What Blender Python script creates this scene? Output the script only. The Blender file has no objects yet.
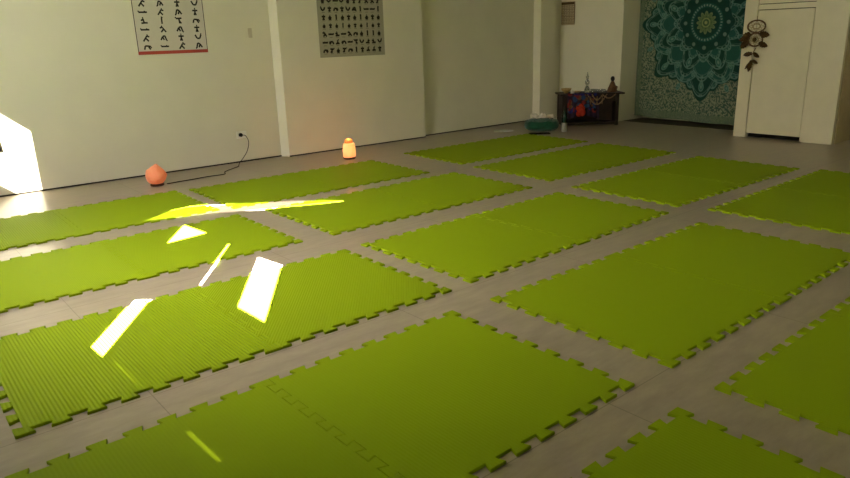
import bpy, bmesh, math, random
from mathutils import Vector, Matrix
from mathutils.geometry import tessellate_polygon
import numpy as np

random.seed(7)
C = bpy.context.scene
PI = math.pi

# ------------------------------------------------------------------ materials
def mat(name, col, rough=0.6, spec=0.5, noise=0.0, nscale=20, bump=0.0, bscale=60, emit=None, estr=0.0,
        metallic=0.0, trans=0.0, sss=0.0, sheen=0.0):
    m = bpy.data.materials.new(name); m.use_nodes = True
    nt = m.node_tree; b = nt.nodes['Principled BSDF']
    b.inputs['Base Color'].default_value = (*col, 1)
    b.inputs['Roughness'].default_value = rough
    b.inputs['Specular IOR Level'].default_value = spec
    b.inputs['Metallic'].default_value = metallic
    b.inputs['Transmission Weight'].default_value = trans
    b.inputs['Subsurface Weight'].default_value = sss
    b.inputs['Sheen Weight'].default_value = sheen
    if emit:
        b.inputs['Emission Color'].default_value = (*emit, 1)
        b.inputs['Emission Strength'].default_value = estr
    tc = nt.nodes.new('ShaderNodeTexCoord')
    if noise:
        n = nt.nodes.new('ShaderNodeTexNoise'); n.inputs['Scale'].default_value = nscale
        n.inputs['Detail'].default_value = 5
        nt.links.new(tc.outputs['Object'], n.inputs['Vector'])
        r = nt.nodes.new('ShaderNodeMapRange')
        r.inputs['From Min'].default_value = .3; r.inputs['From Max'].default_value = .7
        r.inputs['To Min'].default_value = 1-noise; r.inputs['To Max'].default_value = 1+noise
        nt.links.new(n.outputs['Fac'], r.inputs['Value'])
        v = nt.nodes.new('ShaderNodeVectorMath'); v.operation = 'SCALE'
        v.inputs[0].default_value = col
        nt.links.new(r.outputs['Result'], v.inputs['Scale'])
        nt.links.new(v.outputs['Vector'], b.inputs['Base Color'])
    if bump:
        n = nt.nodes.new('ShaderNodeTexNoise'); n.inputs['Scale'].default_value = bscale
        nt.links.new(tc.outputs['Object'], n.inputs['Vector'])
        bp = nt.nodes.new('ShaderNodeBump'); bp.inputs['Strength'].default_value = bump
        bp.inputs['Distance'].default_value = .004
        nt.links.new(n.outputs['Fac'], bp.inputs['Height'])
        nt.links.new(bp.outputs['Normal'], b.inputs['Normal'])
    return m

def foam(name, ang, amp, pitch=.014, tone=1.0):
    """green EVA foam with fine parallel ribs running along direction ang"""
    m = mat(name, (.235*tone, .325*tone, .0065), rough=.65, spec=.06)
    nt = m.node_tree; b = nt.nodes['Principled BSDF']
    tc = nt.nodes.new('ShaderNodeTexCoord')
    mp = nt.nodes.new('ShaderNodeMapping'); mp.inputs['Rotation'].default_value = (0, 0, -ang)
    nt.links.new(tc.outputs['Object'], mp.inputs['Vector'])
    w = nt.nodes.new('ShaderNodeTexWave'); w.wave_type = 'BANDS'; w.bands_direction = 'Y'
    w.inputs['Scale'].default_value = 2*PI/20/pitch
    w.inputs['Distortion'].default_value = 0
    nt.links.new(mp.outputs['Vector'], w.inputs['Vector'])
    n = nt.nodes.new('ShaderNodeTexNoise'); n.inputs['Scale'].default_value = 260
    nt.links.new(tc.outputs['Object'], n.inputs['Vector'])
    ad = nt.nodes.new('ShaderNodeMath'); ad.operation = 'MULTIPLY_ADD'
    nt.links.new(n.outputs['Fac'], ad.inputs[0]); ad.inputs[1].default_value = .25
    nt.links.new(w.outputs['Fac'], ad.inputs[2])
    bp = nt.nodes.new('ShaderNodeBump'); bp.inputs['Strength'].default_value = amp
    bp.inputs['Distance'].default_value = .0022
    nt.links.new(ad.outputs['Value'], bp.inputs['Height'])
    nt.links.new(bp.outputs['Normal'], b.inputs['Normal'])
    return m

def vcol(name, rough=.85, spec=.2, bump=0):
    m = mat(name, (1, 1, 1), rough, spec, bump=bump, bscale=300)
    nt = m.node_tree
    a = nt.nodes.new('ShaderNodeAttribute'); a.attribute_name = 'Col'
    nt.links.new(a.outputs['Color'], nt.nodes['Principled BSDF'].inputs['Base Color'])
    return m

M = dict(
    wall=mat('wall_paint', (.76, .72, .58), .7, .25, noise=.025, nscale=3, bump=.08, bscale=90),
    ceil=mat('ceiling_paint', (.74, .72, .66), .9, .1, noise=.02),
    base_strip=mat('dark_base_strip', (.03, .024, .018), .7, .2, noise=.2),
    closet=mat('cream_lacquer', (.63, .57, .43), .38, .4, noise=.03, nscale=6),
    gap=mat('dark_recess', (.008, .007, .005), .9, .1, noise=.1),
    paper=mat('poster_paper', (.63, .58, .51), .6, .3, noise=.02),
    paper2=mat('grey_poster_paper', (.36, .34, .26), .6, .3, noise=.05, nscale=60),
    paper3=mat('calendar_paper', (.5, .40, .26), .7, .2, noise=.05),
    ink=mat('black_ink', (.014, .012, .010), .6, .3, noise=.1),
    ink2=mat('brown_ink', (.10, .065, .03), .7, .3, noise=.1),
    red=mat('red_band', (.42, .06, .045), .5, .3, noise=.05),
    blackp=mat('black_plastic', (.002, .002, .002), .6, .1, noise=.1),
    whitep=mat('white_plastic', (.86, .84, .76), .4, .5, noise=.02),
    wood=mat('dark_wood', (.015, .006, .004), .55, .3, noise=.5, nscale=12),
    wood2=mat('lamp_base_wood', (.05, .02, .01), .5, .4, noise=.3, nscale=30),
    green=mat('dark_green_fabric', (.004, .065, .035), .75, .2, noise=.3, nscale=30, bump=.5, bscale=50, sheen=.3),
    whitec=mat('white_cloth', (.62, .57, .5), .85, .1, noise=.1, bump=.4, bscale=60),
    brownf=mat('brown_feather', (.05, .028, .010), .85, .1, noise=.5, nscale=70),
    cane=mat('brown_cane', (.10, .05, .022), .6, .3, noise=.3, nscale=60),
    web=mat('pale_thread', (.26, .20, .11), .8, .1, noise=.1),
    glass=mat('clear_glass', (.8, .82, .78), .08, .5, noise=.02, trans=.75),
    brass=mat('aged_brass', (.5, .33, .12), .32, .5, noise=.2, nscale=60, metallic=.8),
    bglass=mat('dark_green_bottle_glass', (.006, .03, .018), .15, .6, noise=.1),
    label=mat('silver_label', (.27, .26, .25), .4, .5, noise=.15, nscale=60),
    clay=mat('brown_clay', (.13, .06, .028), .6, .3, noise=.3, nscale=40),
    orange=mat('orange_red_cloth', (.42, .03, .012), .7, .2, noise=.2, nscale=30),
    wax=mat('cream_wax', (.75, .7, .55), .5, .4, noise=.05, sss=.1),
    gobo=mat('dark_gobo_sheet', (.3, .27, .22), .8, .2, noise=.05),
    petal=mat('beige_flower', (.26, .16, .09), .8, .2, noise=.3, nscale=50),
)
# pink himalayan salt, unlit-looking daylight side with a warm glow inside
def salt(name, c1, c2, e1, e2, estr, grad):
    m = mat(name, c1, .35, .5, bump=.7, bscale=22, sss=.0)
    nt = m.node_tree; b = nt.nodes['Principled BSDF']
    tc = nt.nodes.new('ShaderNodeTexCoord')
    n = nt.nodes.new('ShaderNodeTexNoise'); n.inputs['Scale'].default_value = 14; n.inputs['Detail'].default_value = 4
    nt.links.new(tc.outputs['Object'], n.inputs['Vector'])
    mx = nt.nodes.new('ShaderNodeMix'); mx.data_type = 'RGBA'
    mx.inputs['A'].default_value = (*c1, 1); mx.inputs['B'].default_value = (*c2, 1)
    nt.links.new(n.outputs['Fac'], mx.inputs['Factor']); nt.links.new(mx.outputs['Result'], b.inputs['Base Color'])
    # glow is strongest round the bulb in the middle of the stone
    g = nt.nodes.new('ShaderNodeVectorMath'); g.operation = 'DISTANCE'; g.inputs[1].default_value = (0, 0, grad)
    nt.links.new(tc.outputs['Object'], g.inputs[0])
    r = nt.nodes.new('ShaderNodeMapRange'); r.inputs['From Min'].default_value = .05; r.inputs['From Max'].default_value = .13
    nt.links.new(g.outputs['Value'], r.inputs['Value'])
    mx2 = nt.nodes.new('ShaderNodeMix'); mx2.data_type = 'RGBA'
    mx2.inputs['A'].default_value = (*e1, 1); mx2.inputs['B'].default_value = (*e2, 1)
    nt.links.new(r.outputs['Result'], mx2.inputs['Factor'])
    nt.links.new(mx2.outputs['Result'], b.inputs['Emission Color'])
    b.inputs['Emission Strength'].default_value = estr
    return m
M['salt_a'] = salt('pink_salt_crystal', (.62, .17, .08), (.82, .42, .28), (1.0, .16, .04), (.25, .03, .01), .42, .08)
M['salt_b'] = salt('lit_salt_crystal', (.75, .36, .18), (.85, .5, .3), (1.0, .50, .13), (.85, .22, .05), 1.15, .10)

# floor: large taupe stone tiles with thin joints
def floor_mat():
    m = mat('taupe_stone_tiles', (.36, .315, .275), .33, .5)
    nt = m.node_tree; b = nt.nodes['Principled BSDF']; L = nt.links
    tc = nt.nodes.new('ShaderNodeTexCoord')
    mp = nt.nodes.new('ShaderNodeMapping'); mp.inputs['Location'].default_value = (-.66, -1.257, 0)
    L.new(tc.outputs['Object'], mp.inputs['Vector'])
    br = nt.nodes.new('ShaderNodeTexBrick'); br.offset = 0; br.squash = 1
    br.inputs['Scale'].default_value = 1; br.inputs['Brick Width'].default_value = 1.2; br.inputs['Row Height'].default_value = 1.2
    br.inputs['Mortar Size'].default_value = .0022; br.inputs['Mortar Smooth'].default_value = .1
    br.inputs['Color1'].default_value = (.335, .275, .222, 1); br.inputs['Color2'].default_value = (.322, .265, .214, 1)
    br.inputs['Mortar'].default_value = (.21, .17, .135, 1)
    L.new(mp.outputs['Vector'], br.inputs['Vector'])
    n = nt.nodes.new('ShaderNodeTexNoise'); n.inputs['Scale'].default_value = 5; n.inputs['Detail'].default_value = 9
    n.inputs['Roughness'].default_value = .65
    mp2 = nt.nodes.new('ShaderNodeMapping'); mp2.inputs['Scale'].default_value = (1, 3.2, 1)
    L.new(tc.outputs['Object'], mp2.inputs['Vector']); L.new(mp2.outputs['Vector'], n.inputs['Vector'])
    r = nt.nodes.new('ShaderNodeMapRange'); r.inputs['From Min'].default_value = .3; r.inputs['From Max'].default_value = .7
    r.inputs['To Min'].default_value = .82; r.inputs['To Max'].default_value = 1.16
    L.new(n.outputs['Fac'], r.inputs['Value'])
    v = nt.nodes.new('ShaderNodeVectorMath'); v.operation = 'SCALE'
    L.new(br.outputs['Color'], v.inputs[0]); L.new(r.outputs['Result'], v.inputs['Scale'])
    L.new(v.outputs['Vector'], b.inputs['Base Color'])
    r2 = nt.nodes.new('ShaderNodeMapRange'); r2.inputs['To Min'].default_value = .24; r2.inputs['To Max'].default_value = .42
    L.new(n.outputs['Fac'], r2.inputs['Value']); L.new(r2.outputs['Result'], b.inputs['Roughness'])
    return m
M['floor'] = floor_mat()

# ------------------------------------------------------------------ helpers
def obj(name, bm, m, parent=None, smooth=False, loc=None, ms=()):
    me = bpy.data.meshes.new(name); bm.normal_update(); bm.to_mesh(me); bm.free()
    if smooth: me.polygons.foreach_set('use_smooth', [True]*len(me.polygons))
    me.materials.append(m)
    for q in ms: me.materials.append(q)
    o = bpy.data.objects.new(name, me); C.collection.objects.link(o)
    if parent: o.parent = parent
    if loc: o.location = loc
    return o
def thing(name, label, cat, loc=(0, 0, 0), rz=0, group=None):
    o = bpy.data.objects.new(name, None); C.collection.objects.link(o)
    o.location = loc; o.rotation_euler = (0, 0, rz); o.empty_display_size = .1
    o['label'] = label; o['category'] = cat
    if group: o['group'] = group
    return o
def tag(o, label, cat, group=None):
    o['label'] = label; o['category'] = cat
    if group: o['group'] = group
    return o
def struct(name, bm, m, parent=None):
    o = obj(name, bm, m, parent)
    if not parent: o['kind'] = 'structure'
    return o

def box(bm, x0, x1, y0, y1, z0, z1, bev=0):
    r = bmesh.ops.create_cube(bm, size=1)
    vs = r['verts']
    for v in vs:
        v.co = Vector(((x0+x1)/2+v.co.x*(x1-x0), (y0+y1)/2+v.co.y*(y1-y0), (z0+z1)/2+v.co.z*(z1-z0)))
    if bev:
        es = list({e for v in vs for e in v.link_edges})
        bmesh.ops.bevel(bm, geom=es, offset=bev, segments=2, affect='EDGES', profile=.5)
def B(*a, bev=0):
    bm = bmesh.new(); box(bm, *a, bev=bev); return bm
def prism(bm, pts, z0, z1):
    lo = [bm.verts.new((x, y, z0)) for x, y in pts]; hi = [bm.verts.new((x, y, z1)) for x, y in pts]
    n = len(pts)
    bm.faces.new(lo[::-1]); bm.faces.new(hi)
    for i in range(n): bm.faces.new((lo[i], lo[(i+1) % n], hi[(i+1) % n], hi[i]))
def tube(bm, pts, r, seg=8, cap=True):
    pts = [Vector(p) for p in pts]; rs = r if isinstance(r, (list, tuple)) else [r]*len(pts)
    rings = []
    up = Vector((0, 0, 1))
    for i, p in enumerate(pts):
        t = (pts[min(i+1, len(pts)-1)]-pts[max(i-1, 0)]).normalized()
        a = t.cross(up)
        if a.length < .05: a = t.cross(Vector((1, 0, 0)))
        a.normalize(); b = t.cross(a)
        rings.append([bm.verts.new(p+(a*math.cos(k*2*PI/seg)+b*math.sin(k*2*PI/seg))*rs[i]) for k in range(seg)])
    for i in range(len(pts)-1):
        for k in range(seg):
            bm.faces.new((rings[i][k], rings[i][(k+1) % seg], rings[i+1][(k+1) % seg], rings[i+1][k]))
    if cap: bm.faces.new(rings[0][::-1]); bm.faces.new(rings[-1])
def lathe(bm, prof, seg=24, c=(0, 0, 0), sx=1, sy=1):
    rings = []
    for r, z in prof:
        rings.append([bm.verts.new((c[0]+sx*r*math.cos(k*2*PI/seg), c[1]+sy*r*math.sin(k*2*PI/seg), c[2]+z)) for k in range(seg)])
    for i in range(len(prof)-1):
        for k in range(seg):
            bm.faces.new((rings[i][k], rings[i][(k+1) % seg], rings[i+1][(k+1) % seg], rings[i+1][k]))
    bm.faces.new(rings[0][::-1]); bm.faces.new(rings[-1])
def smoothpath(P, n=8):
    P = [Vector(p) for p in P]; out = []
    for i in range(len(P)-1):
        a = P[max(i-1, 0)]; b = P[i]; c = P[i+1]; d = P[min(i+2, len(P)-1)]
        for k in range(n):
            t = k/n
            out.append(.5*((2*b)+(c-a)*t+(2*a-5*b+4*c-d)*t*t+(3*b-a-3*c+d)*t**3))
    out.append(P[-1]); return out

# ------------------------------------------------------------------ room shell
H = 3.25
struct('floor', B(-.9, 9.3, -3.2, 7.6, -.12, 0), M['floor'])
struct('ceiling', B(-.9, 9.3, -3.2, 7.6, H, H+.1), M['ceil'])
def wallrun(name, pts, back, m):
    bm = bmesh.new(); prism(bm, list(pts)+list(back), 0, H); return struct(name, bm, m)
LW = [(-.9, 7.10), (3.70, 7.035), (3.745, 6.925), (5.72, 6.865), (5.74, 6.965), (7.88, 6.93), (7.885, 6.80), (8.20, 6.80), (8.205, 6.94), (8.5, 6.94)]
wallrun('wall_left', LW, [(8.5, 7.6), (-.9, 7.6)], M['wall'])
# thin dark strip where the wall meets the floor
bm = bmesh.new()
for a, b in zip(LW[:7], LW[1:8]):
    A = Vector((*a, 0)); D = Vector((*b, 0))-A; n = Vector((D.y, -D.x, 0)).normalized()*.006
    if abs(D.x) < .05: continue
    q = [A, A+D, A+D+n, A+n]
    prism(bm, [(p.x, p.y) for p in q[::-1]], 0, .013)
struct('base_strip_left', bm, M['base_strip'])
wallrun('wall_back', [(8.5, 7.6), (8.5, 5.84), (9.05, 5.80), (9.05, 7.6)], [], M['wall'])
wallrun('wall_far', [(9.05, 5.80), (9.05, -3.2), (9.2, -3.2), (9.2, 5.8)], [], M['wall'])
struct('floor_strip_1', B(8.58, 9.05, 3.97, 5.82, 0, .004), mat('dark_floor_strip', (.05, .038, .026), .6, .3, noise=.2, nscale=8))  # thin dark strip on the floor below the tapestry
wallrun('wall_right', [(-.9, -3.0), (9.2, -3.0), (9.2, -3.2), (-.9, -3.2)][::-1], [], M['wall'])

# front wall (beside the camera) with one window and one wide opening for the added gobo
def holed(name, outer, holes, x0, x1, m, parent=None):
    """sheet in the plane x=const between x0 and x1; outer and holes in (y,z)"""
    loops = [[Vector((y, z, 0)) for y, z in outer]]+[[Vector((y, z, 0)) for y, z in h] for h in holes]
    tris = tessellate_polygon(loops)
    flat = [p for l in loops for p in l]
    bm = bmesh.new()
    A = [bm.verts.new((x0, p.x, p.y)) for p in flat]; Bv = [bm.verts.new((x1, p.x, p.y)) for p in flat]
    for t in tris:
        try:
            bm.faces.new([A[i] for i in t]); bm.faces.new([Bv[i] for i in t[::-1]])
        except ValueError: pass
    k = 0
    for l in loops:
        n = len(l)
        for i in range(n):
            bm.faces.new((A[k+i], A[k+(i+1) % n], Bv[k+(i+1) % n], Bv[k+i]))
        k += n
    bmesh.ops.recalc_face_normals(bm, faces=bm.faces)
    return obj(name, bm, m, parent)
XW = -.5
XB = XW-.068          # gobo: an added, unseen sheet just outside the wall opening
SUN = Vector((.5715, .8215, -.485))
def rect(y0, y1, z0, z1): return [(y0, z0), (y1, z0), (y1, z1), (y0, z1)]
w = holed('wall_front', rect(-3.2, 7.6, 0, H), [rect(4.50, 5.35, 1.30, 2.07), rect(-2.4, 3.9, .5, 3.15)], XW-.06, XW, M['wall']); w['kind'] = 'structure'
def on_wall(x, y):
    t = (x-XB)/SUN.x
    return (y-t*SUN.y, t*-SUN.z)
gaps = [  # sun patch outlines on the floor, projected back as gobo holes
    [(1.295, 3.06), (1.745, 3.74), (1.775, 3.49), (1.305, 2.79)],
    [(.615, 3.08), (.94, 3.54), (1.01, 3.48), (.625, 2.94)],
    [(1.45, 4.45), (1.71, 4.83), (1.74, 4.50)],
    [(1.28, 3.52), (1.73, 4.13), (1.735, 4.115), (1.285, 3.505)],
]
dim = [
    [(1.54, 5.17), (1.80, 5.34), (1.96, 5.37), (2.10, 5.31), (2.41, 5.08), (2.70, 4.91), (3.02, 4.55), (2.62, 4.72), (2.34, 4.84), (2.03, 5.03)],
    [(.640, 2.85), (.654, 2.85), (.664, 2.6), (.650, 2.6)],
    [(.664, 2.12), (.680, 2.12), (.690, 1.88), (.674, 1.88)],
]
bl = holed('sun_gobo', rect(-2.5, 4.0, .4, 3.24), [[on_wall(*p) for p in g] for g in gaps+dim], XB-.0015, XB+.0015, M['gobo'])
tag(bl, 'added unseen blind with a few open gaps beside the camera', 'gobo')
# added filters behind three of the gaps, so that only part of the sun comes in
sm = bpy.data.materials.new('sun_filter'); sm.use_nodes = True
nt = sm.node_tree; nt.nodes.clear()
out = nt.nodes.new('ShaderNodeOutputMaterial'); tr = nt.nodes.new('ShaderNodeBsdfTransparent')
tr.inputs['Color'].default_value = (.024, .023, .021, 1)
nt.links.new(tr.outputs[0], out.inputs[0])
sm2 = sm.copy(); sm2.name = 'dense_sun_filter'; sm2.node_tree.nodes['Transparent BSDF'].inputs['Color'].default_value = (.0065, .0062, .0055, 1)
bm = bmesh.new()
for g in dim:
    q = [on_wall(*p) for p in g]
    cy = sum(p[0] for p in q)/len(q); cz = sum(p[1] for p in q)/len(q); k = .012
    q = [(y+k*(y > cy)-k*(y < cy), z+k*(z > cz)-k*(z < cz)) for y, z in q]
    bm.faces.new([bm.verts.new((XB-.005, y, z)) for y, z in q])
bm.faces.ensure_lookup_table()
for f_ in bm.faces[1:]: f_.material_index = 1
obj('gobo_filters', bm, sm, bl, ms=[sm2])
pm = sm.copy(); pm.name = 'sun_dimming_pane'; pm.node_tree.nodes['Transparent BSDF'].inputs['Color'].default_value = (.17, .17, .165, 1)  # pane added only to weaken the sun through this opening
wp = obj('window_1', B(XW-.05, XW-.046, 4.50, 5.35, 1.30, 2.07), pm); wp['kind'] = 'structure'

# ------------------------------------------------------------------ foam mats
def edge(n_half, s0, s1, depth, first_out=True, neck=.012):
    """puzzle edge along s from 0 to 1 as (s, d): d runs between 0 (outer line) and depth (inner line), dovetailed"""
    pts = []; n = n_half; step = (s1-s0)/n
    out = first_out; s = s0
    pts.append((0, 0 if out else depth))
    for k in range(1, n):
        s = s0+k*step
        g = neck/2
        if out: pts += [(s+g, 0), (s-g, depth)]
        else: pts += [(s+g, depth), (s-g, 0)]
        out = not out
    pts.append((1, 0 if out else depth))
    return pts
def free_edge():   # 8 notches, corners solid
    return edge(17, .0, 1.0, .034, True)
def seam_edge():
    return edge(17, .0, 1.0, .034, True)
def offset(poly, d):
    n = len(poly); res = []
    for i in range(n):
        p0 = Vector(poly[i-1]); p1 = Vector(poly[i]); p2 = Vector(poly[(i+1) % n])
        a = (p1-p0).normalized(); b = (p2-p1).normalized()
        na = Vector((-a.y, a.x)); nb = Vector((-b.y, b.x))
        k = na+nb; L = max(.35, k.length_squared/2)
        res.append(tuple(p1+k/L*d/1.0))
    return res
def tile_poly(seam_side):
    """1 m tile centred on 0; seam_side: +1 joins on its +x edge, -1 on its -x edge"""
    E = free_edge(); dd = .034
    P = []
    # bottom edge y=-.5 going +x
    lim = -.5+.017 if seam_side == -1 else -9
    P += [(max(lim, -.5+s), -.5+d) for s, d in E if -.5+s > lim or s == 0]
    # right edge going +y
    if seam_side == 1: P += [(.5+.017-d, -.5+s) for s, d in seam_edge()]
    else: P += [(.5-d, -.5+s) for s, d in E]
    P += [(max(lim, .5-s), .5-d) for s, d in E if .5-s > lim or s == 1]
    if seam_side == -1: P += [(-.5+.017-d, .5-s) for s, d in [(1-a, b) for a, b in seam_edge()][::-1]]
    else: P += [(-.5+d, .5-s) for s, d in E]
    # clean duplicates at the corners
    Q = []
    for p in P:
        if not Q or (Vector(p)-Vector(Q[-1])).length > 1e-4: Q.append(p)
    if (Vector(Q[0])-Vector(Q[-1])).length < 1e-4: Q.pop()
    return Q
T = .012
def tile_mesh(seam_side, name):
    base = offset(tile_poly(seam_side), .0008)
    top = offset(base, .0018)
    bm = bmesh.new(); n = len(base)
    r0 = [bm.verts.new((x, y, 0)) for x, y in base]
    r1 = [bm.verts.new((x, y, T-.0018)) for x, y in base]
    r2 = [bm.verts.new((x, y, T)) for x, y in top]
    for a, b in ((r0, r1), (r1, r2)):
        for i in range(n): bm.faces.new((a[i], a[(i+1) % n], b[(i+1) % n], b[i]))
    bm.faces.new(r2); bm.faces.new(r0[::-1])
    me = bpy.data.meshes.new(name); bm.normal_update(); bm.to_mesh(me); bm.free()
    return me
TM = {1: tile_mesh(1, 'foam_tile_a'), -1: tile_mesh(-1, 'foam_tile_b')}
FM = [foam('green_foam_ribbed_across', PI/2, .8, .0145), foam('green_foam_ribbed_along', 0, .18),
      foam('green_foam_ribbed_diagonal', math.radians(52), .6, .013), foam('green_foam_smooth', PI/2, .15)]
def place_mat(x, y, a, label, kinds):
    t = thing('foam_mat', label, 'mat', (x, y, 0), a, 'green foam mats laid out across the floor')
    for side, off, k in ((1, -.5, kinds[0]), (-1, .5, kinds[1])):
        o = bpy.data.objects.new('foam_tile', TM[side]); C.collection.objects.link(o)
        if not TM[side].materials: TM[side].materials.append(FM[0])
        o.material_slots[0].link = 'OBJECT'; o.material_slots[0].material = FM[k]
        o.parent = t; o.location = (off, 0, 0)
MATS = [
    (1.097, 5.595, -.020, 'green foam mat between the pink salt lamp and the left edge, nearest the wall', (0, 1)),
    (3.198, 5.501, -.027, 'green foam mat on the floor in front of the lit orange salt lamp', (3, 3)),
    (5.700, 5.530, -.030, 'green foam mat lying in front of the dark green bag, furthest along the left wall', (3, 3)),
    (1.116, 4.331, -.010, 'green foam mat with the small white triangle of sunlight on it', (2, 0)),
    (3.337, 4.301, -.002, 'green foam mat whose near corner holds the pointed tip of the long yellow light streak', (3, 3)),
    (5.646, 4.340, -.020, 'green foam mat straight in front of the altar, second row from the wall, far end', (3, 3)),
    (1.206, 2.973, -.003, 'ribbed green foam mat crossed by the two large white slanted sun patches', (0, 2)),
    (3.344, 3.005, .020, 'green foam mat in the exact centre of the photo, all four corners visible', (3, 3)),
    (5.560, 3.055, -.020, 'green foam mat in the middle row nearest to the closet, fully in view', (3, 3)),
    (1.028, 1.755, .012, 'large green foam mat at the bottom left, seam visible, short yellow light dash on it', (3, 3)),
    (3.256, 1.745, -.002, 'large green foam mat right of centre, between the central mat and the right edge', (3, 3)),
    (5.615, 1.880, 0, 'green foam mat cut by the right picture edge, just in front of the closet', (3, 1)),
    (1.000, .575, 0, 'green foam mat at the bottom edge of which only one toothed far corner shows', (3, 3)),
    (3.221, .559, .001, 'green foam mat at the lower right edge, pointed toothed corner facing left', (3, 3)),
]
for a in MATS: place_mat(*a)

# ------------------------------------------------------------------ stick figures for the posters
POSES = [
    [[(-.4, -.4), (-.1, .1), (.3, .1), (.45, -.4)], [(-.1, .1), (-.5, .0)]],
    [[(0, .3), (0, -.1), (.15, -.5)], [(0, -.1), (-.15, -.5)], [(-.4, .15), (0, .15), (.4, .15)]],
    [[(-.5, -.3), (0, -.3), (.1, .25)], [(.1, .2), (.4, .0)], [(-.1, -.3), (.4, -.35)]],
    [[(-.6, -.05), (.6, -.05)], [(.2, -.05), (.3, .12)]],
    [[(-.4, .3), (-.15, -.2), (.25, -.25), (.5, .3)]],
    [[(0, .4), (0, 0), (0, -.5)], [(0, .3), (.12, .5)]],
    [[(-.45, -.45), (-.1, 0), (.1, .3)], [(-.1, 0), (.3, -.45)], [(.1, .3), (.45, .15)]],
    [[(-.3, -.35), (.3, -.35), (0, -.1), (0, .25)], [(0, .15), (-.3, -.2)], [(0, .15), (.3, -.2)]],
    [[(-.45, .25), (0, .25), (.05, -.45)], [(0, .25), (.4, .3)], [(.05, -.1), (.3, -.45)]],
    [[(-.5, -.35), (-.2, .15), (.15, .3), (.35, -.4)], [(-.2, .15), (0, -.35)]],
    [[(-.4, -.3), (-.1, -.25), (.1, .1), (-.1, .35)], [(-.1, -.25), (.45, -.3)]],
]
HEADS = [(-.52, -.12), (0, .42), (.12, .38), (-.6, .08), (.5, .4), (0, .5), (.16, .42), (0, .38), (-.5, .38), (.42, -.42), (-.18, .46)]
def figure(bm, c, ux, uz, s, k, y, lw=.085, mirror=False):
    """flat printed silhouette at c in the plane y"""
    mx = -1 if mirror else 1
    def P(a, b): return bm.verts.new((c[0]+a*s*ux*mx, y, c[1]+b*s*uz))
    for line in POSES[k]:
        for (a, b), (c2, d) in zip(line, line[1:]):
            l = math.hypot(c2-a, d-b) or 1; nx, nz = -(d-b)/l*lw, (c2-a)/l*lw
            bm.faces.new((P(a+nx, b+nz), P(a-nx, b-nz), P(c2-nx, d-nz), P(c2+nx, d+nz)))
    hx, hz = HEADS[k]
    bm.faces.new([P(hx+.1*math.cos(q*PI/4), hz+.12*math.sin(q*PI/4)) for q in range(8)])

def wall_y(x, run=0):
    for a, b in zip(LW, LW[1:]):
        if a[0] <= x <= b[0] and b[0]-a[0] > .1: return a[1]+(b[1]-a[1])*(x-a[0])/(b[0]-a[0])
# large poster, left
x0, x1, z0, z1 = 2.275, 2.975, 1.18, 2.16
yw = wall_y(2.6); sl = (LW[1][1]-LW[0][1])/(LW[1][0]-LW[0][0])
t = thing('yoga_poster', 'white yoga pose poster with black figures and a red bottom band on the left wall', 'poster', ((x0+x1)/2, yw, z0), math.atan(sl))
hw = (x1-x0)/2
bm = B(-hw, hw, -.0055, -.0035, .0, .032); obj('red_band', bm, M['red'], t)
for sx in (-1, 1): obj('border_line', B(sx*(hw-.004)-.003, sx*(hw-.004)+.003, -.0055, -.0035, .032, z1-z0), M['ink'], t)
bm = B(-hw, hw, -.004, -.0005, 0, z1-z0); NP = len(bm.faces)
for r in range(9):
    for c in range(4):
        figure(bm, (-hw+.095+c*.172, .075+r*.081), 1, 1, .068 if c != 1 else .064, (r*5+c*3+r*r) % 11, -.0045, lw=.115, mirror=(r+c) % 3 == 0)
bm.faces.ensure_lookup_table()
for f_ in bm.faces[NP:]: f_.material_index = 1
obj('sheet', bm, M['paper'], t, ms=[M['ink']])
# smaller grey poster on the pillar
x0, x1, z0, z1 = 4.235, 5.13, 1.07, 1.93
yw = wall_y(4.7); sl = (LW[3][1]-LW[2][1])/(LW[3][0]-LW[2][0])
t = thing('yoga_poster', 'grey poster with rows of ten tiny black yoga figures above the lit salt lamp', 'poster', ((x0+x1)/2, yw, z0), math.atan(sl))
hw = (x1-x0)/2
bm = B(-hw, hw, -.004, -.0005, 0, z1-z0); NP = len(bm.faces)
for r in range(9):
    for c in range(10):
        figure(bm, (-hw+.075+c*.083, .075+r*.0905), 1, 1, .058 if r not in (3,) else .05, (r*3+c*7+c*c) % 11 if r not in (3, 4) else (1, 7, 5, 7)[(c+r) % 4], -.0045, lw=.17, mirror=(r*c) % 2 == 0)
bm.faces.ensure_lookup_table()
for f_ in bm.faces[NP:]: f_.material_index = 1
NP2 = len(bm.faces)
for r in range(9):
    for c in range(10): box(bm, -hw+.055+c*.083, -hw+.095+c*.083, -.005, -.0038, .036+r*.0905, .040+r*.0905)
bm.faces.ensure_lookup_table()
for f_ in bm.faces[NP2:]: f_.material_index = 2
obj('sheet', bm, M['paper2'], t, ms=[M['ink'], M['ink2']])
# little white wall plate high on the left wall
yw = wall_y(3.46)
sw = obj('wall_plate', B(-.022, .022, -.012, -.0005, -.05, .05, bev=.004), mat('beige_plastic', (.55, .48, .36), .5, .4, noise=.05), None, loc=(3.46, yw, 1.36))
tag(sw, 'small beige plate high on the left wall, right of the white poster', 'wall plate')

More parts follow.
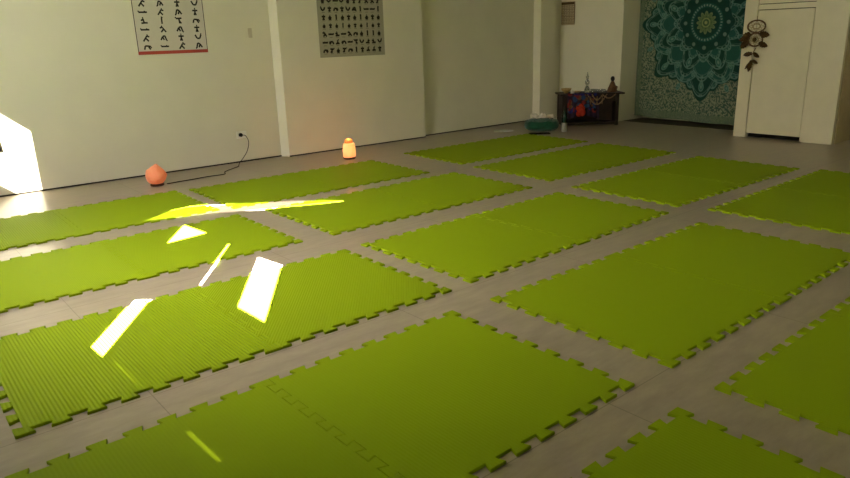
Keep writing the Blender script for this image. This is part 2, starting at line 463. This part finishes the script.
# socket and plug
yw = wall_y(3.26)
t = thing('wall_socket', 'white wall socket low on the left wall with a black plug in it', 'socket', (3.24, yw, .30))
obj('plate', B(-.06, .06, -.012, -.0005, -.04, .04, bev=.004), M['whitep'], t)
obj('socket_face', B(.01, .045, -.015, -.010, -.02, .02, bev=.003), M['whitep'], t)
t = thing('lamp_cord', 'thin black cord from the wall socket along the floor to the pink salt lamp', 'cord', (3.22, yw-.0145, .30))
bm = bmesh.new(); lathe(bm, [(.016, 0), (.021, .006), (.021, .026), (.013, .04), (.006, .046)], 12)
bmesh.ops.rotate(bm, verts=bm.verts, matrix=Matrix.Rotation(PI/2, 3, 'X'))
obj('plug', bm, M['blackp'], t)
o0 = Vector((3.22, yw-.0145, .30))
P = [(3.22, yw-.055, .30), (3.255, yw-.075, .292), (3.285, yw-.07, .22), (3.265, yw-.06, .13), (3.22, yw-.05, .06), (3.16, yw-.06, .008), (3.06, 6.80, .005), (3.02, 6.76, .005), (2.83, 6.62, .005), (2.76, 6.49, .005), (2.60, 6.50, .005), (2.45, 6.48, .005), (2.3, 6.47, .005), (2.17, 6.45, .007)]
bm = bmesh.new(); tube(bm, [p-o0 for p in smoothpath(P, 8)], .0038, 8); obj('cable', bm, M['blackp'], t, smooth=True)

# unidentified black box at the very left
t = thing('wall_box', 'small black box on the sunlit wall at the far left edge, nearly cut off', 'box', (.885, wall_y(.9), .40))
bm = B(-.16, .085, -.03, -.001, .005, .155, bev=.006)
for v_ in bm.verts:
    if v_.co.z > .1 and v_.co.x > 0: v_.co.x -= .012
obj('case', bm, M['blackp'], t)
obj('front_plate', B(-.145, .062, -.034, -.028, .02, .14, bev=.002), M['gap'], t)

# ------------------------------------------------------------------ salt lamps
def rock(w, d, h, seed, taper=.75):
    rnd = random.Random(seed)
    bm = bmesh.new()
    bmesh.ops.create_icosphere(bm, subdivisions=3, radius=1)
    planes = []
    for _ in range(22):
        n = Vector((rnd.uniform(-1, 1), rnd.uniform(-1, 1), rnd.uniform(-.5, 1))).normalized()
        planes.append((n, rnd.uniform(.72, .95)))
    for v in bm.verts:
        p = v.co.copy()
        for n, dd in planes:
            q = p.dot(n)
            if q > dd: p -= n*(q-dd)*.9
        s = 1-(1-taper)*max(0, p.z)**1.5-.30*max(0, -p.z)**1.2
        j = 1+rnd.uniform(-.035, .035)
        v.co = Vector((p.x*w/2*s*j, p.y*d/2*s*j, (p.z+.8)*h/1.75))
    zmin = 0
    for v in bm.verts: v.co.z = max(v.co.z, zmin)
    return bm
t = thing('salt_lamp', 'pink rough salt lamp on a dark base by the left wall, faintly lit', 'salt lamp', (2.085, 6.47, 0), 0, 'salt lamps on the floor by the wall')
bm = bmesh.new(); lathe(bm, [(.055, 0), (.062, .004), (.062, .016), (.055, .02)], 28); obj('base', bm, M['wood2'], t, smooth=False)
obj('salt_crystal', rock(.225, .19, .185, 3, .74), M['salt_a'], t, loc=(0, 0, .018))
t = thing('salt_lamp', 'brightly glowing orange salt lamp on the floor below the grey poster', 'salt lamp', (4.13, 6.28, 0), 0, 'salt lamps on the floor by the wall')
bm = bmesh.new(); lathe(bm, [(.062, 0), (.067, .004), (.067, .014), (.060, .018)], 28); obj('base', bm, M['wood2'], t)
bm = bmesh.new(); lathe(bm, [(.058, 0), (.069, .012), (.071, .07), (.069, .12), (.062, .148), (.05, .155)], 18)
rr = random.Random(2)
for v_ in bm.verts: v_.co.x += rr.uniform(-.004, .004); v_.co.y += rr.uniform(-.004, .004); v_.co.z = max(0, v_.co.z+rr.uniform(-.003, .003))
cr = obj('salt_crystal', bm, M['salt_b'], t, loc=(0, 0, .018))
bm = bmesh.new(); lathe(bm, [(.044, 0), (.047, .014), (.04, .036), (.015, .05)], 14)
obj('crystal_tip', bm, mat('deep_orange_salt', (.75, .25, .07), .4, .4, noise=.2, emit=(.95, .28, .05), estr=.55), t, loc=(0, 0, .172))

# ------------------------------------------------------------------ calendar on the back wall
t = thing('wall_calendar', 'small beige wall calendar with a dark top strip on the back wall above the altar', 'calendar', (8.5, 6.80, 1.36))
obj('top_strip', B(-.007, -.003, -.115, .125, .29, .325), M['ink2'], t)
bm = B(-.004, -.0005, -.125, .125, 0, .33); NP = len(bm.faces)
for k in range(6): box(bm, -.0055, -.0035, -.125, .125, .02+k*.05, .0245+k*.05)
for k in range(6): box(bm, -.0056, -.0036, -.122+k*.048, -.118+k*.048, .02, .285)
for k in range(5):
    for j in range(5): box(bm, -.0057, -.0037, -.104+j*.048, -.092+j*.048, .038+k*.05, .047+k*.05)
box(bm, -.0058, -.0034, -.125, -.115, .02, .29)
bm.faces.ensure_lookup_table()
for f_ in bm.faces[NP:]: f_.material_index = 1
obj('sheet', bm, M['paper3'], t, ms=[M['ink2']])

# ------------------------------------------------------------------ tapestry
def tapestry():
    ny, nz = 300, 330
    y0, y1, zt = 3.78, 5.775, 2.35
    Y = np.linspace(y0, y1, ny); S = np.linspace(0, 1, nz)
    yy, ss = np.meshgrid(Y, S, indexing='ij')
    zb = .012+.052*(yy-y0)/(y1-y0)*1.0+.004*np.sin(yy*9)
    zz = zb+(zt-zb)*ss
    xx = 8.80+.012*np.sin(yy*7.5+.6)*(1-.3*ss)+.006*np.sin(yy*19+ss*2)+.004*np.sin(ss*6+yy*4)
    co = np.stack([xx, yy, zz], -1).reshape(-1, 3)
    idx = np.arange(ny*nz).reshape(ny, nz)
    f = np.stack([idx[:-1, :-1], idx[:-1, 1:], idx[1:, 1:], idx[1:, :-1]], -1).reshape(-1, 4)
    me = bpy.data.meshes.new('tapestry'); me.from_pydata(co.tolist(), [], f.tolist())
    # pattern
    dy = -(yy-4.775); dz = zz-1.325
    r = np.hypot(dy, dz*.94)/.99; th = np.arctan2(dz, dy)
    col = np.zeros(yy.shape+(3,)); rng = np.random.RandomState(5)
    def put(mask, c, a=1.0):
        m = np.clip(mask, 0, 1)[..., None]*a
        col[:] = col*(1-m)+np.array(c)*m
    dark = (.007, .042, .036); teal = (.016, .078, .068); mid = (.03, .11, .095); light = (.13, .24, .21); pale = (.22, .31, .26)
    def sm(e, x, wd=.006): return np.clip((e-x)/wd+.5, 0, 1)
    def line(d, wd): return np.clip(1.4-np.abs(d)/wd, 0, 1)
    # speckled field around the medallion
    g = rng.rand(*yy.shape); g2 = rng.rand(ny//2+1, nz//2+1).repeat(2, 0).repeat(2, 1)[:ny, :nz]
    field = np.where((g2 > .47)[..., None], np.array((.20, .22, .15)), np.array((.05, .095, .07)))
    field = field*(.75+.5*g[..., None])
    col[:] = field
    edgeb = np.minimum(yy-y0, y1-yy)
    brd = (edgeb < .075) | (zz-zb < .10)
    put(brd.astype(float), (.11, .15, .10), .8)
    # big lobed medallion
    def lobes(n, a, b, p, ph=0): return a+b*np.abs(np.cos(n*(th-ph)/2))**p
    R1 = np.maximum(lobes(8, .79, .17, 7), lobes(16, .76, .085, 2.5, PI/16))
    put(sm(R1, r, .01), dark)
    for n, a, b, p, ph, fill in ((16, .72, .10, 2.5, PI/16, teal), (8, .70, .21, 3.5, 0, dark), (8, .62, .17, 1.8, PI/8, teal), (16, .60, .12, 1.3, 0, dark),
                                 (8, .46, .22, 1.4, 0, teal), (8, .43, .18, 1.6, PI/8, dark), (16, .40, .08, 1.2, 0, teal), (8, .33, .10, 1.2, 0, dark)):
        R = lobes(n, a, b, p, ph)
        put(sm(R, r, .01), fill)
        put(line(r-R+.012, .008), light, .85)
        put(line(r-R+.045, .006), light, .5)
        # rows of little dots following each lobe
        dots = (np.cos(th*n*6) > .35) & (np.abs(r-R+.028) < .008)
        put(dots.astype(float), pale, .5)
    # teardrops inside the lobes
    for n, rad, sz, ph in ((8, .78, .050, 0), (16, .63, .035, PI/16), (8, .86, .04, PI/8), (8, .52, .055, PI/8), (16, .74, .03, 0)):
        tt = (th-ph+PI/n) % (2*PI/n)-PI/n
        d = np.hypot(r*np.sin(tt)*1.7, (r*np.cos(tt)-rad)*1.0)
        put(sm(sz, d, .012), mid); put(line(d-sz, .009), light, .75); put(sm(sz*.45, d, .01), pale, .55)
    # centre
    put(sm(.345, r), dark); 
    tt = (th+PI/12) % (PI/6)-PI/12
    d = np.hypot(r*np.sin(tt), r*np.cos(tt)-.30); put(sm(.024, d), pale, .55)
    put(sm(.245, r), teal); put(line(r-.24, .012), dark, 1); 
    put(((np.cos(th*36) > 0) & (np.abs(r-.205) < .012)).astype(float), pale, .7)
    put(sm(.18, r), dark)
    Rf = .08+.05*np.abs(np.cos(th*6)); put(sm(Rf, r), (.10, .15, .07)); put(line(r-Rf, .008), (.2, .25, .12), .9)
    Rf = .05+.025*np.abs(np.cos(th*4)); put(sm(Rf, r), (.05, .10, .05)); put(line(r-.05, .008), (.26, .3, .12), .9); put(sm(.02, r), (.28, .3, .12))
    col *= (.9+.2*rng.rand(*yy.shape))[..., None]
    c4 = np.ones((ny*nz, 4)); c4[:, :3] = col.reshape(-1, 3)
    at = me.color_attributes.new('Col', 'FLOAT_COLOR', 'POINT'); at.data.foreach_set('color', c4.ravel().astype(np.float32))
    me.polygons.foreach_set('use_smooth', [True]*len(me.polygons))
    me.materials.append(vcol('printed_cotton'))
    o = bpy.data.objects.new('mandala_tapestry', me); C.collection.objects.link(o)
    so = o.modifiers.new('s', 'SOLIDIFY'); so.thickness = .0015
    return tag(o, 'large teal mandala tapestry with a speckled beige border hanging beside the closet', 'tapestry')
tapestry()

# ------------------------------------------------------------------ closet
t = thing('closet', 'tall cream closet with panelled doors at the right end of the room', 'closet', (8.12, 2.85, 0))
# local: x depth, y 0..1.10 along the front
obj('carcass', B(.05, .60, .0, 1.10, .055, 2.6), M['gap'], t)
obj('left_stile', B(0, .05, .955, 1.10, 0, 2.6, bev=.004), M['closet'], t)
o = obj('door', B(.010, .048, .345, .950, .052, 1.432, bev=.004), M['closet'], t)
o = obj('door', B(.010, .048, .345, .950, 1.502, 2.55, bev=.004), M['closet'], t)
obj('rail', B(.008, .049, .338, .955, 1.440, 1.495, bev=.003), M['closet'], t)
obj('right_panel', B(-.004, .05, 0, .337, 0, 2.6, bev=.004), M['closet'], t)
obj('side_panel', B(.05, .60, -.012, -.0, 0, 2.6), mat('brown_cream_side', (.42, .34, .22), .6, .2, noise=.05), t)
obj('toe_kick', B(.07, .09, .34, .95, 0, .054), M['gap'], t)

# dream catcher: local plane y,z ; hangs from a hook
t = thing('dream_catcher', 'brown feathered dream catcher hanging on the closet door', 'dream catcher', (8.10, 3.79, 1.35))
def hoop(name, cy, cz, ry, rz, r):
    bm = bmesh.new()
    P = [(0, cy+ry*math.cos(a), cz+rz*math.sin(a)) for a in [k*PI/14 for k in range(29)]]
    tube(bm, P, r, 6, cap=False); o = obj(name, bm, M['cane'], t, smooth=True)
    bm = bmesh.new(); n = 8
    for k in range(n):
        for st, rr in ((3, .97), (2, .5)):
            a, b = k*2*PI/n, (k+st)*2*PI/n
            tube(bm, [(0, cy+ry*rr*math.cos(a), cz+rz*rr*math.sin(a)), (0, cy+ry*rr*math.cos(b), cz+rz*rr*math.sin(b))], .0022, 4)
    obj('web', bm, M['web'], o)
hoop('hoop', .0, -.09, .10, .066, .009)
hoop('hoop', .0, -.235, .082, .072, .010)
bm = bmesh.new(); lathe(bm, [(.018, -.006), (.024, 0), (.018, .006)], 12); bmesh.ops.rotate(bm, verts=bm.verts, matrix=Matrix.Rotation(PI/2, 3, 'Y'))
obj('bead', bm, M['brownf'], t, loc=(-.012, .0, -.235))
bm = bmesh.new(); tube(bm, [(0, 0, .02), (0, 0, -.02)], .003, 6); obj('hook_string', bm, M['cane'], t)
bm = bmesh.new()
for a, b in (((0, -.02, -.32), (0, .02, -.40)), ((0, .02, -.40), (0, .01, -.47))): tube(bm, [a, b], .004, 6)
obj('hanging_string', bm, M['cane'], t)
def feather(cy, cz, dy, dz, w):
    bm = bmesh.new(); n = 9; L = math.hypot(dy, dz); ny_, nz_ = -dz/L, dy/L
    rows = []
    for i in range(n+1):
        s = i/n; ww = w*math.sin(PI*min(1, s*.88+.1))**.8*(1 if i % 2 else .78)
        c = Vector((-.012-.01*math.sin(PI*s), cy+dy*s, cz+dz*s))
        rows.append([bm.verts.new(c+Vector((.006, ny_*ww, nz_*ww))), bm.verts.new(c+Vector((-.006, 0, 0))), bm.verts.new(c+Vector((.006, -ny_*ww, -nz_*ww)))])
    for a, b in zip(rows, rows[1:]):
        for k in range(2): bm.faces.new((a[k], a[k+1], b[k+1], b[k]))
    o = obj('feather', bm, M['brownf'], t); m_ = o.modifiers.new('s', 'SOLIDIFY'); m_.thickness = .002
for a in ((.06, -.16, .085, -.08, .045), (.07, -.24, .085, -.09, .042), (-.05, -.17, -.11, -.02, .04), (-.05, -.27, -.10, -.04, .035),
          (.06, -.21, .12, -.03, .035), (.015, -.385, .10, -.02, .028), (.0, -.38, -.07, -.05, .026), (.01, -.46, .03, -.13, .032), (.0, -.46, -.06, -.04, .02), (.005, -.47, .075, -.09, .018)):
    feather(*a)

# ------------------------------------------------------------------ altar
A0 = Vector((7.5100, 6.1503, 0)); A1 = Vector((8.1697, 5.6125, 0))
ax = (A1-A0).normalized(); ang = math.atan2(ax.y, ax.x)
W_ = (A1-A0).length
def altar_point(u, d, z=0):      # u along the front, d behind it
    return A0+ax*u+Vector((-ax.y, ax.x, 0))*d+Vector((0, 0, z))
t = thing('altar_table', 'low dark wooden altar table standing diagonally in the far corner', 'table', tuple(A0), ang)
obj('tabletop', B(.035, W_+.065, -.03, .37, .425, .447, bev=.004), M['wood'], t)
obj('apron', B(.075, W_-.02, .015, .035, .335, .425), M['wood'], t)
obj('shelf', B(.075, W_-.02, .012, .33, .015, .05), M['wood'], t)
obj('back_panel', B(.075, W_-.02, .325, .34, .0, .425), M['wood'], t)
for x in (.065, W_-.045):
    for y in (.0, .30): obj('leg', B(x, x+.045, y, y+.045, 0, .425, bev=.003), M['wood'], t)
for x in (.073, W_-.03): obj('side_panel', B(x, x+.018, .045, .30, .05, .425), M['wood'], t)
obj('inner_panel', B(W_*.66, W_*.66+.2, .02, .034, .07, .335, bev=.003), M['wood'], t)

# patterned cloth hanging over the front
def cloth():
    nu, nv = 70, 60
    me = bpy.data.meshes.new('altar_cloth')
    V = []; Cc = []
    rnd = random.Random(4); blobs = [(rnd.uniform(0, .42), rnd.uniform(0, .32), rnd.uniform(.012, .035), rnd.choice([(.015, .02, .13), (.03, .015, .10), (.16, .02, .02), (.02, .05, .12), (.12, .06, .03), (.005, .005, .012)])) for _ in range(70)]
    for i in range(nu):
        for j in range(nv):
            u = .13+.44*i/(nu-1); s = j/(nv-1)
            low = .10+.05*abs(math.sin(i/(nu-1)*PI))
            if s < .2: p = (u, .08-.116*s/.2, .4492)
            else:
                q = (s-.2)/.8; p = (u, -.036-.008*math.sin(i*.55)*q, .4492-q*(.4492-low)); 
            V.append(altar_point(p[0], p[1], p[2])); 
            c = (.022, .012, .03)
            for bu, bv, br, bc in blobs:
                if (u-.13-bu)**2+(s*.4-bv)**2 < br*br: c = bc
            Cc += [*c, 1]
    F = [(i*nv+j, (i+1)*nv+j, (i+1)*nv+j+1, i*nv+j+1) for i in range(nu-1) for j in range(nv-1)]
    me.from_pydata([tuple(v) for v in V], [], F)
    at = me.color_attributes.new('Col', 'FLOAT_COLOR', 'POINT'); at.data.foreach_set('color', Cc)
    me.polygons.foreach_set('use_smooth', [True]*len(me.polygons)); me.materials.append(vcol('patterned_cloth'))
    o = bpy.data.objects.new('altar_cloth', me); C.collection.objects.link(o)
    so = o.modifiers.new('s', 'SOLIDIFY'); so.thickness = .0015; so.offset = 0
    tag(o, 'dark blue and red patterned cloth hanging over the altar front', 'cloth')
cloth()
# orange-red flower ornament on the cloth
p = altar_point(.30, -.078, .235)
bm = bmesh.new()
for k, (u, z, s) in enumerate(((0, .0, .05), (.03, -.04, .045), (-.015, -.05, .042), (.01, .045, .038), (-.03, .02, .032), (.035, .02, .03))):
    r_ = bmesh.ops.create_icosphere(bm, subdivisions=2, radius=1)
    for v_ in r_['verts']: v_.co = Vector((u+v_.co.x*s, v_.co.y*.014+.002*k, z+v_.co.z*s*1.1))
o = obj('flower_ornament', bm, M['orange'], None, smooth=True, loc=tuple(p)); o.rotation_euler = (0, 0, ang)
tag(o, 'orange-red flower shaped ornament on the front of the altar cloth', 'ornament')
# garland: loops of golden beads hung from the table edge
def garland():
    bm = bmesh.new()
    for (u0, u1, dip, n) in ((.40, .66, .13, 20), (.46, .60, .07, 12), (.60, .78, .05, 14)):
        for k in range(n+1):
            s = k/n; z = .43-dip*math.sin(PI*s)
            r_ = bmesh.ops.create_icosphere(bm, subdivisions=1, radius=.0115 if k % 2 else .0085)
            q = altar_point(u0+(u1-u0)*s, -.058, z)
            for v_ in r_['verts']: v_.co += q
    for u0 in (.44, .53, .60):
        for k in range(6):
            r_ = bmesh.ops.create_icosphere(bm, subdivisions=1, radius=.008)
            q = altar_point(u0, -.058, .40-k*.018)
            for v_ in r_['verts']: v_.co += q
    o = obj('bead_garland', bm, M['petal']); tag(o, 'golden beige bead garland draped along the altar edge', 'garland')
garland()
TOP = .4475
# brass bowl with candle, left of the table top
t = thing('brass_bowl', 'small brass bowl at the left end of the altar top', 'bowl', tuple(altar_point(.14, .12, TOP)))
bm = bmesh.new(); lathe(bm, [(.03, 0), (.028, .01), (.055, .03), (.075, .065), (.07, .065), (.05, .035), (.01, .025)], 28); obj('bowl', bm, M['brass'], t, smooth=True)
t = thing('tealight_candle', 'white tealight candle beside the brass bowl on the altar', 'candle', tuple(altar_point(.21, .04, TOP)))
bm = bmesh.new(); lathe(bm, [(.024, 0), (.026, .003), (.026, .034), (.022, .036)], 20); obj('wax', bm, M['wax'], t)
bm = bmesh.new(); tube(bm, [(0, 0, .035), (.002, 0, .048)], .0018, 6); obj('wick', bm, M['ink'], t)
t = thing('brass_bowl', 'shallow brass dish between the candle and the glass bottle on the altar', 'bowl', tuple(altar_point(.29, .16, TOP)))
bm = bmesh.new(); lathe(bm, [(.03, 0), (.06, .012), (.07, .024), (.064, .024), (.01, .01)], 24); obj('dish', bm, M['brass'], t, smooth=True)
# glass stupa-like decanter
t = thing('glass_bottle', 'tall clear glass bottle with a pointed stopper in the middle of the altar', 'bottle', tuple(altar_point(.43, .12, TOP)))
bm = bmesh.new(); lathe(bm, [(.034, 0), (.038, .01), (.036, .05), (.02, .085), (.014, .10), (.030, .125), (.033, .145), (.018, .17), (.011, .18)], 24); obj('body', bm, M['glass'], t, smooth=True)
bm = bmesh.new(); lathe(bm, [(.010, .18), (.020, .195), (.022, .215), (.012, .235), (.006, .262), (.002, .285)], 20); obj('stopper', bm, M['glass'], t, smooth=True)
for k, (u, d) in enumerate(((.54, .17), (.63, .10))):
    t = thing('glass_dish', ('low glass dish just right of the tall glass bottle on the altar', 'low glass dish left of the brown incense holder on the altar')[k], 'dish', tuple(altar_point(u, d, TOP)), 0, 'glass dishes on the altar')
    bm = bmesh.new(); lathe(bm, [(.035, 0), (.05, .008), (.055, .04), (.05, .04), (.045, .012), (.005, .008)], 24); obj('dish', bm, M['glass'], t, smooth=True)
    bm = bmesh.new(); lathe(bm, [(.03, .010), (.035, .028), (.008, .035)], 16); obj('contents', bm, M['clay'], t, smooth=True)
# brown incense holder/figurine with a dark top
t = thing('figurine', 'brown cone shaped figurine with a dark head at the right end of the altar', 'figurine', tuple(altar_point(.775, .10, TOP)))
bm = bmesh.new(); lathe(bm, [(.078, 0), (.08, .012), (.068, .05), (.045, .10), (.028, .135), (.016, .15)], 24, sy=.8); obj('body', bm, M['clay'], t, smooth=True)
bm = bmesh.new(); lathe(bm, [(.018, .148), (.026, .165), (.028, .185), (.02, .205), (.006, .212)], 18); obj('head', bm, M['ink'], t, smooth=True)
bm = bmesh.new(); tube(bm, smoothpath([(-.06, -.035, .05), (-.02, -.06, .075), (.03, -.055, .07), (.06, -.03, .045)], 5), .010, 8); obj('folded_arms', bm, M['clay'], t, smooth=True)

# bottle on the floor in front of the altar
t = thing('floor_bottle', 'dark green bottle with a silver lower part on the floor before the altar', 'bottle', (7.20, 5.775, 0))
bm = bmesh.new(); lathe(bm, [(.034, 0), (.037, .006), (.037, .115), (.034, .12)], 24); obj('lower_sleeve', bm, M['label'], t, smooth=True)
bm = bmesh.new(); lathe(bm, [(.033, .12), (.037, .13), (.037, .21), (.028, .245), (.015, .265), (.014, .30)], 24); obj('upper_body', bm, M['bglass'], t, smooth=True)
bm = bmesh.new(); lathe(bm, [(.016, .30), (.017, .302), (.017, .325), (.014, .33)], 16); obj('cap', bm, M['ink'], t)

# green bag with folded cloths on top
BX, BY = 7.06, 6.045
t = thing('duffel_bag', 'soft dark green bag on the floor at the far end of the left wall', 'bag', (BX, BY, 0), ang)
bm = bmesh.new(); bmesh.ops.create_icosphere(bm, subdivisions=4, radius=1)
for v_ in bm.verts:
    c = v_.co
    f = lambda q, e: math.copysign(abs(q)**e, q)
    z = f(c.z, .7)
    w_ = 1+.10*(1-z)*.5
    v_.co = Vector((f(c.x, .8)*.215*w_, f(c.y, .8)*.17*w_, (z+1)*.092+.006*math.sin(c.x*9)*max(0, z)+.004*math.sin(c.y*13+c.x*5)))
    if z > .6: v_.co.z -= .02*(1-min(1, math.hypot(c.x, c.y)*1.4))
mn = min(v_.co.z for v_ in bm.verts)
for v_ in bm.verts: v_.co.z -= mn
obj('bag_body', bm, M['green'], t, smooth=True)
for s in (-1, 1):
    bm = bmesh.new(); tube(bm, smoothpath([(-.11, s*.10, .158), (-.09, s*.135, .135), (0, s*.165, .11), (.09, s*.135, .135), (.11, s*.10, .158)], 6), .009, 8); obj('handle', bm, M['green'], t, smooth=True)
bm = bmesh.new(); tube(bm, [(-.15, 0, .158), (-.05, .0, .166), (.05, 0, .166), (.15, 0, .158)], .004, 6); obj('zip', bm, M['ink'], t)
def lump(w, d, h, seed):
    rnd = random.Random(seed); bm = bmesh.new(); bmesh.ops.create_icosphere(bm, subdivisions=3, radius=1)
    for v_ in bm.verts:
        c = v_.co; k = 1+.16*math.sin(c.x*6+seed)*math.cos(c.y*5+seed*2)+.1*math.sin(c.z*9+c.x*7)
        v_.co = Vector((c.x*w/2*k, c.y*d/2*k, max(0, (c.z+.55))*h/1.55*k))
    return bm
for k, (dx, dy, w_, hh) in enumerate(((-.10, .0, .11, .055), (.02, .01, .10, .06), (.115, -.01, .07, .045))):
    q = Vector((dx, dy, 0)); q.rotate(Matrix.Rotation(ang, 3, 'Z'))
    o = obj('folded_cloth', lump(w_, .12, hh, k+1), M['whitec'], None, smooth=True, loc=(BX+q.x, BY+q.y, .178))
    tag(o, ('crumpled white cloth on top of the green bag, leftmost of three', 'crumpled white cloth in the middle on top of the green bag', 'smallest white cloth on top of the green bag, nearest the altar')[k], 'cloth', 'white cloths on the green bag')
o = obj('paper_sheet', lump(.26, .12, .03, 6), mat('grey_white_paper', (.42, .42, .42), .6, .3, noise=.1), None, smooth=True, loc=(6.72, 6.42, 0)); o.rotation_euler = (0, 0, ang)
tag(o, 'flat crumpled pale grey paper on the floor left of the green bag', 'paper')
o = obj('dark_pad', B(-.15, .12, -.05, .05, 0, .012, bev=.004), M['gap'], None, loc=(6.86, 5.885, 0)); o.rotation_euler = (0, 0, ang)
tag(o, 'thin dark flat pad lying in front of the green bag', 'pad')

# ------------------------------------------------------------------ light
SUN_E, SKY_E = 1250.0, 3.0
w = bpy.data.worlds.new('sky'); C.world = w; w.use_nodes = True
bg = w.node_tree.nodes['Background']; bg.inputs['Color'].default_value = (.75, .85, 1, 1); bg.inputs['Strength'].default_value = SKY_E
def lamp(name, kind, loc, d, energy, col, **kw):
    l = bpy.data.lights.new(name, kind); l.energy = energy; l.color = col
    for k, v_ in kw.items(): setattr(l, k, v_)
    o = bpy.data.objects.new(name, l); C.collection.objects.link(o); o.location = loc
    o.rotation_euler = Vector(d).to_track_quat('-Z', 'Y').to_euler(); return o
lamp('sun', 'SUN', (-5, -6, 5), SUN, SUN_E, (1, .95, .86), angle=math.radians(.2))
# unseen area fills added along the front wall, standing in for soft daylight
lamp('far_end_fill', 'AREA', (XW+.02, -.9, 2.2), (1, .5, -.05), 34.0, (1, .95, .52), shape='RECTANGLE', size=3.0, size_y=1.5, spread=math.radians(85))
lamp('window_daylight', 'AREA', (XW+.02, 4.9, 1.7), (1, 0, -.1), 62.0, (1, .96, .9), shape='RECTANGLE', size=.8, size_y=.7)
lamp('near_mat_fill', 'AREA', (XW+.02, 3.5, 1.9), (1, .1, -.75), 46.0, (1, .91, .74), shape='RECTANGLE', size=2.0, size_y=1.0, spread=math.radians(90))
o = lamp('lamp_bulb', 'POINT', (4.13, 6.28, .265), (0, 0, -1), 2.2, (1, .36, .08), shadow_soft_size=.03)

# ------------------------------------------------------------------ camera
cam = bpy.data.cameras.new('camera'); co = bpy.data.objects.new('camera', cam); C.collection.objects.link(co)
r_ = Vector((0.7657035, -0.6424574, -0.0307660)); u_ = Vector((0.2064761, 0.2002209, 0.9577469)); f_ = Vector((0.6091517, 0.7397027, -0.2859620))
co.matrix_world = Matrix(((r_.x, u_.x, -f_.x, 0), (r_.y, u_.y, -f_.y, 0), (r_.z, u_.z, -f_.z, 1.27615), (0, 0, 0, 1)))
cam.sensor_width = 36; cam.lens = 681.3427*36/850; cam.clip_start = .02
C.camera = co
C.view_settings.view_transform = 'Standard'; C.view_settings.look = 'None'; C.view_settings.gamma = 1
C.view_settings.use_curve_mapping = False
C.view_settings.exposure = 0.0
